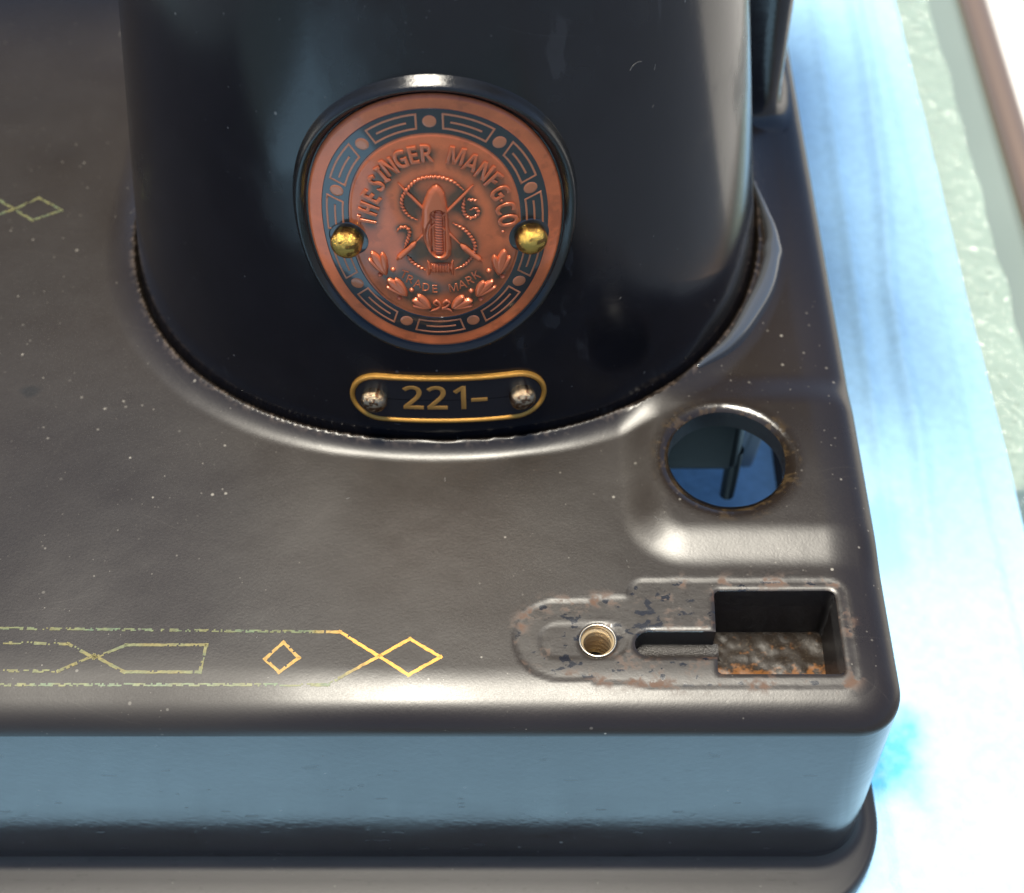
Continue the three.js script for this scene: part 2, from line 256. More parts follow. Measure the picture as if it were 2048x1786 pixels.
  { const id = [...sk.index.array], out = []; for (let k = 0; k < id.length; k += 3) { const q = id[k], lightPort = per[q % np][0] > X1 - 0.1 && per[q % np][1] > -76 && per[q % np][1] < -8 && q / np > 1; if ((!open(id[k] % np) || !open(id[k + 1] % np)) && !lightPort) out.push(id[k], id[k + 1], id[k + 2]); } sk.setIndex(out); }  // opening added in the unseen right wall, lets light in under the hole
  part('skirt', sk, M.skirt, machine);
  const p3 = [...p4, [d1 + 0.5, -41.28, 0]]; for (let k = 0; k <= 8; k++) { const a = k / 8 * Math.PI / 2; p3.push([d1 + 0.7 + 1.0 * Math.sin(a), -41.4 - 1.3 * (1 - Math.cos(a)), 0]); } p3.push([d1 + 1.75, -45.2, 0], [d1 + 1.3, -45.6, 0], [d1 - 6, -45.6, 0]);
  p3.forEach((q) => { q.ext = clamp((q[0] - d1 + 0.5) / 1.5) * 3.2; });
  part('foot_flange', sweep(p3, (x, z, nx, nz, j) => [x, z + j * 2]), M.flange, machine);
}
{ // the openings' walls
  const ring = (r, y0, y1, n) => grid(n + 1, 6, (i, j) => { const a = i / n * Math.PI * 2, k = r(a), t = j / 5; return [HOLE[0] + k * Math.cos(a), lerp(y0, y1, t), HOLE[1] + k * Math.sin(a), a * 8, t * 3]; });
  const hr = (a) => HOLE[2] + 0.10 * (noise((a > Math.PI ? a - 2 * Math.PI : a) * 5 + 20, 1) - 0.5);
  part('hole_wall', ring(hr, 0.9, -2.2, 96), M.raw, machine);
  const wall = (P, y0, y1) => grid(P.length + 1, 8, (i, j) => { const q = P[i % P.length]; return [q[0], lerp(y0, y1, j / 7), q[1], i, j * 1.2]; });
  const box = POCKET.filter(([x]) => x > 25.5);
  M.bushRim = std({ name: 'scuffed iron', color: col(0.016, 0.013, 0.011), roughness: 0.3, bumpMap: rep(fineBump.clone(), 0.05, 0.05), bumpScale: 0.0001 });
  const oil = std({ name: 'oily black casting', color: col(0.010, 0.006, 0.004), roughness: 0.4, bumpMap: rep(bedBump.clone(), 1 / 14, 1 / 14), bumpScale: 0.0005 });
  part('pocket_wall', [wall(POCKET, -0.35, -4).toNonIndexed(), wall(box, -4, -17).toNonIndexed()], oil, machine);
  part('pocket_bottom', grid(2, 2, (i, j) => [lerp(25, 42, i), -16.6, lerp(22, 36, j)]), oil, machine);
  const floorMap = tex(256, 256, 3, (i, j, o) => { const r = sstep(0.45, 0.75, fbm(i * 0.09, j * 0.09, 4) + 0.45 * sstep(95, 150, j) - 0.2), s = 0.5 * sstep(0.7, 0.78, fbm(i * 0.25, j * 0.25, 2)); o[0] = lerp(0.012, 0.12, r) + 0.05 * s; o[1] = lerp(0.008, 0.048, r) + 0.04 * s; o[2] = lerp(0.005, 0.012, r) + 0.03 * s; }, true);
  const floorM = std({ map: floorMap, roughness: 0.34, specularIntensity: 0.4, bumpMap: rep(fineBump.clone(), 0.15, 0.1), bumpScale: 0.00006 });
  part('pocket_ledge', grid(90, 60, (i, j) => { const x = lerp(25.7, 41.4, i / 89), z = lerp(22, 35.2, j / 59); return [x, -11.2 + 0.3 * (fbm(x * 0.5, z * 0.5, 2) - 0.5) + 0.04 * (fbm(x * 2.4, z * 2.4, 3) - 0.5) - 0.05 * (z - 30) - 0.02 * Math.pow(Math.max(0, z - 31), 2), z, i / 89, j / 59]; }), floorM, machine);
  part('slot_floor', grid(20, 9, (i, j) => { const x = lerp(14.9, 26.3, i / 19), t = j / 8 * 2 - 1; return [x, -3.6 + (t > -0.2 ? 1.6 * (t + 0.2) * (t + 0.2) : 0), 30.8 + 1.9 * t, x * 2, t * 4]; }), M.bushRim, machine);
  // tapped screw hole
  const prof = [], N = 72; const th = grid(49, N, (i, j) => { const a = i / 48 * Math.PI * 2, y = -0.28 - j / N * 6.5, ph = ((y / 1.0 + i / 48) % 1 + 1) % 1, r = SCREW[2] - 0.42 * (1 - Math.abs(ph * 2 - 1)) * sstep(-0.3, -0.7, y); return [SCREW[0] + r * Math.cos(a), y, SCREW[1] + r * Math.sin(a)]; });
  M.thread = std({ name: 'bare brassy thread', color: col(0.62, 0.47, 0.27), metalness: 0.55, roughness: 0.34 });
  const bush = part('threaded_bush', th, M.thread, machine);
  const plug = new THREE.CircleGeometry(2.4, 24); plug.rotateX(-Math.PI / 2); plug.translate(SCREW[0], -6.7, SCREW[1]); part('bore_bottom', plug, M.dark, bush);
  const lip = new THREE.TorusGeometry(SCREW[2] + 0.1, 0.14, 8, 48); lip.rotateX(Math.PI / 2); lip.translate(SCREW[0], bedH(SCREW[0] + 2.6, SCREW[1]) + 0.02, SCREW[1]); part('lip', lip, std({ color: col(0.6, 0.52, 0.4), metalness: 1, roughness: 0.3 }), bush);
  // what shows through the round hole
  const blk = new RoundedBoxGeometry(30, 20, 60, 3, 2); blk.translate(20.2, -13.4, -42.3); part('gear_housing', blk, M.dark, machine);
  const pin = new THREE.CylinderGeometry(1.3, 1.15, 12, 24); pin.translate(34.4, -25.5, -14.2); part('locating_pin', pin, M.dark, machine);
  const rb = new RoundedBoxGeometry(2.4, 30, 3, 2, 0.6); rb.rotateX(0.25); rb.translate(39.6, -26, -24); part('casting_rib', rb, std({ name: 'bare grey casting', color: col(0.3, 0.32, 0.34), roughness: 0.5 }), machine);
}

// ---------------------------------------------------------------- pillar, rear bracket, arm and handwheel
{
  const us = []; for (let k = 0; k <= 128; k++) us.push(-Math.PI / 2 + k / 128 * Math.PI);
  const pt = (k, v) => { const s = Math.sin(us[k]), a = halfW(v), x = Math.sign(s) * Math.pow(Math.abs(s), 2 / NP) * a, z = Math.pow(Math.cos(us[k]) < 1e-6 ? 0 : Math.cos(us[k]), 2 / NP) * BB; return [pxc(v) + x, pzc(v) + z]; };
  const nv = 70, top = 118, vs = []; for (let j = 0; j < nv; j++) vs.push(lerp(-3.2, top, j / (nv - 1)));
  const ring = []; for (let k = 0; k <= 128; k++) ring.push(k);
  const nu = 129 + 40, full = (i, v) => { if (i <= 128) return pt(i, v); const t = (i - 128) / 40, a = Math.PI / 2 + t * Math.PI, x = Math.cos(a - Math.PI / 2), z = Math.sin(a - Math.PI / 2); return [pxc(v) + Math.cos(t * Math.PI) * halfW(v), pzc(v) - 26 - 22 * Math.sin(t * Math.PI)]; };
  let arcs = [0]; for (let i = 1; i < nu; i++) { const a = full(i - 1, 0), b = full(i, 0); arcs.push(arcs[i - 1] + Math.hypot(a[0] - b[0], a[1] - b[1])); }
  const g = grid(nu, nv, (i, j) => { const q = full(i, vs[j]); return [q[0], vs[j], q[1], arcs[i], vs[j]]; });
  part('pillar', g, M.pillar, machine);
  const arm = new RoundedBoxGeometry(240, 52, 74, 5, 12); arm.translate(-82, 90, -143); part('arm', arm, M.pillar, machine);
  const hw = new THREE.LatheGeometry([[0, -6], [12, -6], [14, -3], [30, -2], [32, -6], [37, -5], [38.5, 0], [37, 5], [32, 6], [30, 2], [14, 3], [12, 8], [0, 8]].map((q) => new THREE.Vector2(...q)), 64); hw.scale(1, 1.7, 1); hw.rotateZ(Math.PI / 2); hw.translate(58, 122, -66); part('handwheel', hw, M.pillar, machine);
  const mo = new THREE.LatheGeometry([[0, -48], [20, -48], [30, -44], [34, -36], [34, 36], [30, 44], [20, 48], [0, 48]].map((q) => new THREE.Vector2(...q)), 48); mo.rotateZ(Math.PI / 2); mo.translate(18, 112, -134); part('unseen_motor', mo, M.pillar, machine);  // out of view, added here to cast shade on the towel
  const sh = new THREE.CylinderGeometry(9, 9, 60, 32); sh.rotateZ(Math.PI / 2); sh.translate(30, 122, -72); part('wheel_shaft', sh, M.dark, machine);
  // tapered bracket standing on the bed behind the pillar
  const br = grid(65, 26, (i, j) => { const a = i / 64 * Math.PI * 2, c = Math.cos(a), s = Math.sin(a), y = -0.3 + 95 * Math.pow(j / 25, 1.6), flare = 1.7 * Math.exp(-y / 1.1), k = 1 - y * 0.0012, n = 0.32; const x = Math.sign(c) * Math.pow(Math.abs(c), n) * (10 * k + flare), z = Math.sign(s) * Math.pow(Math.abs(s), n) * (22 * k + flare); return [34.6 + x - 0.008 * y, y, -88 + z, a * 10, y]; });
  part('rear_bracket', br, M.skirt, machine);
}

// ---------------------------------------------------------------- badge
const edgeR = (t) => 16.96 + 0.12 * Math.cos(t) + 1.734 * Math.cos(2 * t) + 0.05 * Math.sin(2 * t);
const enOut = (t) => 15.1 + 0.2 * Math.cos(t) + 1.734 * Math.cos(2 * t);
const enIn = (t) => 11.92 + 0.1 * Math.cos(t) + 1.79 * Math.cos(2 * t);
const pol = (t, r) => [r * Math.sin(t), r * Math.cos(t)];
const WP = 0.75;                                     // the badge plate's height over the pillar's surface
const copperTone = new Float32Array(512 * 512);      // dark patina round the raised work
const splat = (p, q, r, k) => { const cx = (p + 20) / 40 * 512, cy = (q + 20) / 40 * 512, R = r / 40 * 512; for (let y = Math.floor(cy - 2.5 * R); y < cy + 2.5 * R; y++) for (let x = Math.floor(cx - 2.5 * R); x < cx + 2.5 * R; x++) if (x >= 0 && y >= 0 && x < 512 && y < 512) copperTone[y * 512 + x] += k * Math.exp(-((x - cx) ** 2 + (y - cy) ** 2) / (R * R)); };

// lettering and raised work, positions in badge millimetres
const TOP = [['T', -7.7, 1.2], ['H', -7.35, 2.95], ['E', -6.95, 4.65], ['S', -6.25, 6.6], ['I', -5.55, 7.85], ['N', -4.7, 8.95], ['G', -3.4, 10.0], ['E', -1.95, 10.6], ['R', -0.45, 10.85], ['M', 2.75, 10.4], ['A', 4.4, 9.4], ['N', 5.75, 8.1], ['F', 6.75, 6.75], ['G', 7.4, 5.0], ['C', 8.0, 2.75], ['O', 8.3, 0.95]];
const LOW = [['T', -4.1, -6.75], ['R', -3.4, -7.5], ['A', -2.5, -8.2], ['D', -1.5, -8.75], ['E', -0.4, -9.0], ['M', 1.9, -8.85], ['A', 3.0, -8.4], ['R', 3.95, -7.75], ['K', 4.75, -7.0]];
const SHUTTLE = [[0.44, 6.95], [0.8, 6.7], [1.05, 6.3], [1.32, 5.7], [1.55, 4.3], [1.68, 0.9], [1.92, -2.37], [1.77, -3.5], [1.29, -4.1], [0.55, -4.26], [-0.26, -3.85], [-0.95, -2.85], [-1.4, -1.4], [-1.62, 0.93], [-1.4, 3.73], [-1.0, 4.98], [-0.6, 5.97], [-0.05, 6.7]];
const ROPES = [[[3.54, 5.97], [2.29, 7.26], [0.44, 7.92], [-1.57, 7.57], [-2.83, 6.33], [-3.62, 4.82], [-3.6, 3.44], [-2.95, 2.32], [-1.97, 1.7]], [[2.09, 1.26], [3.39, 0.3], [4.27, -1.06], [4.65, -2.27], [4.52, -3.32], [4.09, -4.22], [3.23, -5.24], [2.17, -5.73]], [[-3.49, -3.69], [-2.82, -4.74], [-1.4, -5.87]], [[3.62, 4.97], [3.42, 3.36], [3.74, 2.2], [4.44, 1.89], [5.16, 2.46], [4.83, 3.31], [4.17, 3.05]], [[-3.73, -2.37], [-3.24, -1.04], [-3.03, 0.01], [-3.35, 0.65], [-4.07, 0.56], [-4.52, -0.05]], [[3.91, 4.58], [5.0, 4.37]]];
const LEAVES = [[-6.19, -6.8, -7.73, -3.3, 1], [-6.19, -6.8, -6.47, -3.3, 0.7], [-6.19, -6.8, -8.18, -4.42, 0.6], [-3.84, -9.99, -6.12, -7.34, 1], [-3.84, -9.99, -5.16, -7.21, 0.8], [-3.84, -9.99, -6.36, -8.53, 0.6], [-1.04, -11.92, -3.28, -10.53, 0.9], [-1.04, -11.92, -2.55, -9.74, 0.8], [-1.04, -11.92, -3.28, -11.45, 0.6], [7.38, -7.13, 8.14, -3.28, 1], [7.38, -7.13, 6.89, -3.97, 0.7], [7.38, -7.13, 8.81, -4.38, 0.7], [4.63, -10.22, 6.74, -7.81, 0.9], [4.63, -10.22, 5.58, -7.81, 0.8], [4.63, -10.22, 7.09, -8.82, 0.6], [1.54, -11.95, 4.19, -10.75, 0.9], [1.54, -11.95, 3.1, -9.98, 0.8], [1.54, -11.95, 4.17, -11.6, 0.6]];
const BERRIES = [[-5.34, -5.92], [-3.26, -9.06], [-6.98, -6.87], [6.23, -6.38], [4.02, -9.34], [7.9, -7.48], [-4.83, -10.45], [5.2, -10.77]];
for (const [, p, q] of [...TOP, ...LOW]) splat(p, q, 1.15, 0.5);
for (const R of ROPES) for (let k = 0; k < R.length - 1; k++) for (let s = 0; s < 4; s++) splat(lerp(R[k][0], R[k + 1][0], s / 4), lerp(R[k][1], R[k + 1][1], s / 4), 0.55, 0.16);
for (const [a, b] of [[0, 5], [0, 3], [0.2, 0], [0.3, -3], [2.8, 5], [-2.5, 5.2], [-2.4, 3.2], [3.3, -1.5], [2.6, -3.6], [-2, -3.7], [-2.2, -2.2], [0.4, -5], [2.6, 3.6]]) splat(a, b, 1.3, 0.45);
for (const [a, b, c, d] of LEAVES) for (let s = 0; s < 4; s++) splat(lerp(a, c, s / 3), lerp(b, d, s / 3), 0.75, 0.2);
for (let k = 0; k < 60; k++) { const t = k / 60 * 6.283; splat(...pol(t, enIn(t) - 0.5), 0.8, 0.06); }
const copperMap = tex(512, 512, 3, (i, j, o) => {
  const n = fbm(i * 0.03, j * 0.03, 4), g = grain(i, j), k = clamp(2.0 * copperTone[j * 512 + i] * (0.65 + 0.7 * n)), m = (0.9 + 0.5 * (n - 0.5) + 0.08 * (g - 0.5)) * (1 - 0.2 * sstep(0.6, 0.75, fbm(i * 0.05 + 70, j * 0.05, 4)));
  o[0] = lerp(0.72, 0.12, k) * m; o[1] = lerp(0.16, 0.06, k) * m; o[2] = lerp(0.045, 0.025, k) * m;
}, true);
copperMap.wrapS = copperMap.wrapT = THREE.ClampToEdgeWrapping;
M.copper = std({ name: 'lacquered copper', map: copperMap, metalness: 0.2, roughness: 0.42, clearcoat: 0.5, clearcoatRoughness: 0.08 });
M.copperHi = std({ name: 'worn copper relief', color: col(0.58, 0.14, 0.05), metalness: 0.4, roughness: 0.38, clearcoat: 0.5, clearcoatRoughness: 0.12 });
M.inlay = std({ name: 'copper line', color: col(0.5, 0.16, 0.065), metalness: 0.35, roughness: 0.45, clearcoat: 0.7, clearcoatRoughness: 0.06 });
M.enamel = std({ name: 'black badge enamel', color: col(0.008, 0.009, 0.012), roughness: 0.3, clearcoat: 0.9, clearcoatRoughness: 0.05 });
const tarnish = tex(256, 256, 3, (i, j, o) => { const n = fbm(i * 0.045, j * 0.045, 4), k = sstep(0.42, 0.66, n); o[0] = lerp(0.56, 0.2, k); o[1] = lerp(0.36, 0.11, k); o[2] = lerp(0.085, 0.03, k); }, true);
M.brass = std({ name: 'aged brass', map: tarnish, metalness: 1, roughness: 0.24, bumpMap: rep(fineBump.clone(), 4, 4), bumpScale: 0.00006, roughnessMap: null });
const badgeUV = (p, q) => [(p + 20) / 40, (q + 20) / 40];
const NT = 160, disc = (r, w, nr = 40, dome) => grid(NT + 1, nr, (i, j) => { const t = i / NT * Math.PI * 2, f = j / (nr - 1), [p, q] = pol(t, r(t) * f); return [...onBadge(p, q, typeof w === 'function' ? w(f, t) : w), ...badgeUV(p, q)]; });
const band = (prof, uvk = 1) => fixSeam(grid(NT + 1, prof(0).length, (i, j) => { const t = i / NT * Math.PI * 2, [r, w] = prof(t)[j], [p, q] = pol(t, r); return [...onBadge(p, q, w), i * 0.7 * uvk, j]; }), NT + 1, prof(0).length);
function ribbon(pts, wd, w0, h, map, closed) {       // low raised line along a path of badge or bed coordinates
  const n = pts.length, m = closed ? n + 1 : n, off = [[-0.5, 0], [-0.4, 1], [0.4, 1], [0.5, 0]];
  return grid(m, 4, (i, j) => {
    const k = i % n, a = pts[closed ? (k + n - 1) % n : Math.max(k - 1, 0)], b = pts[k], c = pts[closed ? (k + 1) % n : Math.min(k + 1, n - 1)];
    let d1 = [b[0] - a[0], b[1] - a[1]], d2 = [c[0] - b[0], c[1] - b[1]]; if (!Math.hypot(...d1)) d1 = d2; if (!Math.hypot(...d2)) d2 = d1;
    const l1 = Math.hypot(...d1), l2 = Math.hypot(...d2), n1 = [-d1[1] / l1, d1[0] / l1], n2 = [-d2[1] / l2, d2[0] / l2]; let mx = n1[0] + n2[0], my = n1[1] + n2[1]; const ml = Math.hypot(mx, my) || 1; mx /= ml; my /= ml; const s = 1 / Math.max(0.5, mx * n1[0] + my * n1[1]);
    const o = off[j][0] * wd * s; return map(b[0] + mx * o, b[1] + my * o, w0 + off[j][1] * h);
  });
}
function rope(pts, r, w0, twist) {
  const c = new THREE.CatmullRomCurve3(pts.map(([p, q]) => new THREE.Vector3(p, q, 0))), L = c.getLength(), n = Math.max(8, Math.ceil(L / 0.09));
  return grid(9, n, (i, j) => { const f = j / (n - 1), a = c.getPointAt(f), t = c.getTangentAt(f), an = i / 8 * Math.PI * 2, k = r * (1 + (twist ? 0.32 * Math.sin(an + f * L / twist * 6.283) : 0)) * Math.min(1, 0.35 + 4 * Math.min(f, 1 - f)); return onBadge(a.x - t.y * Math.cos(an) * k, a.y + t.x * Math.cos(an) * k, w0 + Math.sin(an) * k); });
}
function pillow(sd, x0, x1, y0, y1, cell, h, edge, w0, extra) {
  const nu = Math.ceil((x1 - x0) / cell) + 1, nv = Math.ceil((y1 - y0) / cell) + 1, S = new Float32Array(nu * nv);
  return grid(nu, nv, (i, j) => { const p = x0 + i * cell, q = y0 + j * cell, s = sd(p, q); S[j * nu + i] = s; const t = clamp(-s / edge), z = s > 0 ? -0.06 : h * Math.sqrt(1 - (1 - t) * (1 - t)) + (extra ? extra(p, q, s) : 0); return onBadge(p, q, w0 + z); }, (i, j) => Math.min(S[j * nu + i], S[j * nu + i + 1], S[j * nu + nu + i], S[j * nu + nu + i + 1]) < 0.0);
}
const rimK = (t) => 0.92 + 0.05 * Math.cos(t);
const rimG = band((t) => { const e = edgeR(t), k = rimK(t), P = [[e - 0.35, WP - 0.5], [e + 0.12, WP - 0.42]], hi = 1.2 + 0.2 * Math.cos(t); for (let s = 0; s <= 14; s++) { const f = s / 14; P.push([e + 0.15 + k * lerp(0.05, 2.3, f), f < 0.42 ? lerp(WP - 0.3, hi, Math.sin(f / 0.42 * Math.PI / 2)) : lerp(hi, -0.25, Math.pow(sstep(0.42, 1, f), 1.0))]); } return P; });
part('badge_rim', rimG, M.gloss, machine);
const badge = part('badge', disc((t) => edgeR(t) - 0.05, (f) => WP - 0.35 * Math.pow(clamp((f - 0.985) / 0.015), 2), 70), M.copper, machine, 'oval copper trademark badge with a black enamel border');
part('enamel_ring', band((t) => [[enIn(t) - 0.02, WP - 0.1], [enIn(t), WP + 0.04], [enIn(t) + 0.1, WP + 0.06], [lerp(enIn(t), enOut(t), 0.5), WP + 0.065], [enOut(t) - 0.1, WP + 0.06], [enOut(t), WP + 0.04], [enOut(t) + 0.02, WP - 0.1]]), M.enamel, badge);
part('medallion', disc((t) => enIn(t) - 0.04, (f) => WP + 0.12 * (1 - Math.pow(f, 4)) + 0.05 - 0.25 * Math.pow(clamp((f - 0.975) / 0.025), 2), 60), M.copper, badge, 'raised copper centre with sewing trademark');
const WM = WP + 0.16;
for (let k = 0; k < 11; k++) {
  const t = k / 11 * Math.PI * 2, mid = (a) => (enIn(a) + enOut(a)) / 2;
  if (k !== 3 && k !== 8) { const [p, q] = pol(t, mid(t) - 0.05); const g = grid(25, 4, (i, j) => { const a = i / 24 * Math.PI * 2, r = [0, 0.5, 0.74, 0.8][j]; return onBadge(p + r * Math.cos(a), q + r * Math.sin(a), WP + [0.12, 0.12, 0.115, 0.05][j]); }); part('border_dot', g, M.inlay, badge); }
  const c = (k + 0.5) / 11 * Math.PI * 2, hl = 0.185, bx = (s, f) => pol(c + s, lerp(enIn(c + s), enOut(c + s), f)), P = [];
  for (let i = 0; i <= 8; i++) P.push(bx(lerp(-hl, hl, i / 8) * 1.04, 0.80)); for (let i = 8; i >= 0; i--) P.push(bx(lerp(-hl, hl, i / 8) * 0.98, 0.22));
  const bar = []; for (let i = 0; i <= 6; i++) bar.push(bx(lerp(-hl * 0.72, hl * 0.62, i / 6), 0.5));
  const hook = k % 2 ? [bx(-hl * 0.72, 0.5), bx(-hl * 0.72, 0.62)] : [];
  part('border_key', [ribbon(P, 0.24, WP + 0.05, 0.06, onBadge, true), ribbon(bar, 0.24, WP + 0.05, 0.06, onBadge)], M.inlay, badge);
}
const font = await new FontLoader().loadAsync('fonts/droid/droid_sans_bold.typeface.json');
const fontR = await new FontLoader().loadAsync('fonts/droid/droid_sans_regular.typeface.json');
function letter(ch, size, depth, sx, f = font) {
  const g = new TextGeometry(ch, { font: f, size, depth, curveSegments: 5, bevelEnabled: true, bevelThickness: 0.11, bevelSize: 0.07, bevelOffset: -0.04, bevelSegments: 2 });
  g.computeBoundingBox(); const b = g.boundingBox; g.translate(-(b.min.x + b.max.x) / 2, -size * 0.36, 0); g.scale(sx, 1, 1); return g;
}
for (const [ch, p, q] of TOP) { const a = Math.atan2(p, q - 0.2), g = letter(ch, 2.3, 0.05, 0.8, font); g.rotateZ(-a); g.translate(p, q, 0); part('letter', toCreasedNormals(bend(g, onBadge, WM), 0.7), M.copperHi, badge); }
for (const [ch, p, q] of LOW) { const a = Math.atan2(p * 0.75, -q + 1), g = letter(ch, 1.2, 0.02, 0.95, fontR); g.scale(1, 1, 0.6); g.rotateZ(a); g.translate(p, q, 0); part('letter', toCreasedNormals(bend(g, onBadge, WM), 0.7), M.copperHi, badge); }
for (const [p, q] of [[8.75, 4.0], [8.9, -0.6]]) part('full_stop', pillow((x, y) => Math.hypot(x - p + 0.9, y - q) - 0.22, p - 1.3, p - 0.5, q - 0.4, q + 0.4, 0.07, 0.18, 0.2, WM), M.copperHi, badge);
{ // the trademark: shuttle, crossed needles, rope S, spool, laurel
  const slit = (p, q) => Math.max(Math.hypot(p - 0.9, (q + 0.55) * 0.62) - 2.1, 1.95 - Math.hypot(p - 1.25, (q + 0.4) * 0.62)), open = (p, q) => sdBox(p - 0.02 * q, q, -0.5, 1.26, -3.5, 3.5, 0.8);
  const sh = part('shuttle', pillow((p, q) => sdPoly(SHUTTLE, p, q), -2, 2.2, -4.6, 7.2, 0.07, 0.62, 0.75, WM - 0.02, (p, q, s) => -0.5 * (1 - sstep(-0.14, 0.06, open(p, q))) - (p < -0.45 ? 0.28 * (1 - sstep(-0.15, 0.08, slit(p, q))) : 0)), M.copperHi, badge);
  part('bobbin', pillow((p, q) => sdBox(p - 0.02 * q, q, -0.1, 0.98, -3.2, 3.25, 0.45), -0.4, 1.3, -3.5, 3.5, 0.06, 0.3, 0.5, WM + 0.1, (p, q) => 0.09 * Math.sin((q + 0.15 * p * p) * 6.283 / 0.4)), M.copperHi, sh);
  for (const [a, b, c, d, e, f] of [[-3.99, 7.03, 2.9, -1.9, 5.43, -4.74], [4.65, 6.62, -2.3, -1.45, -4.77, -4.27]]) part('needle', [rope([[a, b], [lerp(a, c, 0.14), lerp(b, d, 0.14)], [lerp(a, c, 0.5), lerp(b, d, 0.5)], [c, d]], 0.2, WM + 0.1), rope([[c, d], [lerp(c, e, 0.5), lerp(d, f, 0.5)], [e, f]], 0.36, WM + 0.12)], M.copperHi, badge);
  for (const R of ROPES) part('thread', rope(R, 0.2, WM + 0.06, 0.5), M.copperHi, badge);
  part('spool', pillow((p, q) => Math.min(sdBox(p, q, -0.7, 1.6, -6.2, -4.75, 0.15), sdPoly([[-1.15, -4.3], [-0.85, -4.55], [-0.6, -5.5], [-0.85, -6.5], [-1.15, -6.75]], p, q), sdPoly([[2.02, -4.3], [1.72, -4.55], [1.5, -5.5], [1.72, -6.5], [2.02, -6.75]], p, q)), -1.4, 2.3, -7, -4.1, 0.06, 0.4, 0.5, WM, (p) => (p > -0.6 && p < 1.5 ? 0.1 * Math.sin(p * 6.283 / 0.34) : 0)), M.copperHi, badge);
  for (const [a, b, c, d, k] of LEAVES) { const mx = lerp(a, c, 0.6), my = lerp(b, d, 0.6), r = 0.42 * k + 0.1; part('laurel_leaf', pillow((p, q) => { const vx = c - a, vy = d - b, L2 = vx * vx + vy * vy, L = Math.sqrt(L2), t = ((p - a) * vx + (q - b) * vy) / L2, s = ((p - a) * vy - (q - b) * vx) / L, w = r * 1.25 * Math.pow(Math.max(0, 4 * clamp(t) * (1 - clamp(t))), 0.6) * (0.7 + 0.45 * clamp(t)); return t < 0 || t > 1 ? 0.3 : Math.abs(s) - w; }, Math.min(a, c) - 0.7, Math.max(a, c) + 0.7, Math.min(b, d) - 0.5, Math.max(b, d) + 0.5, 0.07, 0.42, 0.36, WM - 0.03), M.copperHi, badge); }
  for (const [p, q] of BERRIES) part('berry', pillow((x, y) => Math.hypot(x - p, y - q) - 0.3, p - 0.5, p + 0.5, q - 0.5, q + 0.5, 0.07, 0.32, 0.3, WM - 0.02), M.copperHi, badge);
  part('bow', [rope([[-0.15, -11.6], [-0.6, -11.1], [-0.3, -10.75], [0.05, -11.1], [0.1, -11.7], [-1.17, -12.49]], 0.17, WM + 0.04), rope([[0.6, -11.7], [0.55, -11.1], [0.95, -10.75], [1.3, -11.1], [0.9, -11.7], [0.36, -12.0], [1.11, -12.08], [1.73, -12.81]], 0.17, WM + 0.04)], M.copperHi, badge);
}
function rivet(u, v, r, h, w, parent, mat, name = 'rivet') {   // domed head standing off the pillar's surface
  const g = grid(37, 22, (i, j) => { const a = i / 36 * Math.PI * 2, f = j / 21; const rad = f < 0.75 ? r * Math.sin(f / 0.75 * Math.PI / 2) : r * (1 - 0.05 * (f - 0.75)), z = f < 0.75 ? h * (0.35 + 0.65 * Math.cos(f / 0.75 * Math.PI / 2)) : lerp(h * 0.35, -0.2, (f - 0.75) / 0.25); return [...onPillar(u + rad * Math.cos(a), v + rad * Math.sin(a) * CL, w + z), 0.5 + rad * Math.cos(a) * 0.2, 0.5 + rad * Math.sin(a) * 0.2]; });
  return part(name, g, mat, parent);
}
rivet(BU - 10.45, BV - 1.75, 1.85, 2.7, WP + 0.05, badge, M.brass); rivet(BU + 11.15, BV - 1.7, 1.85, 2.7, WP + 0.05, badge, M.brass);
for (const p of [-10.35, 11.05]) part('rivet_seat', grid(37, 3, (i, j) => { const a = i / 36 * Math.PI * 2, r = [1.4, 2.25, 2.45][j]; return onBadge(p + r * Math.cos(a), -1.75 + r * Math.sin(a), WP + [0.16, 0.16, 0.05][j]); }), M.enamel, badge);

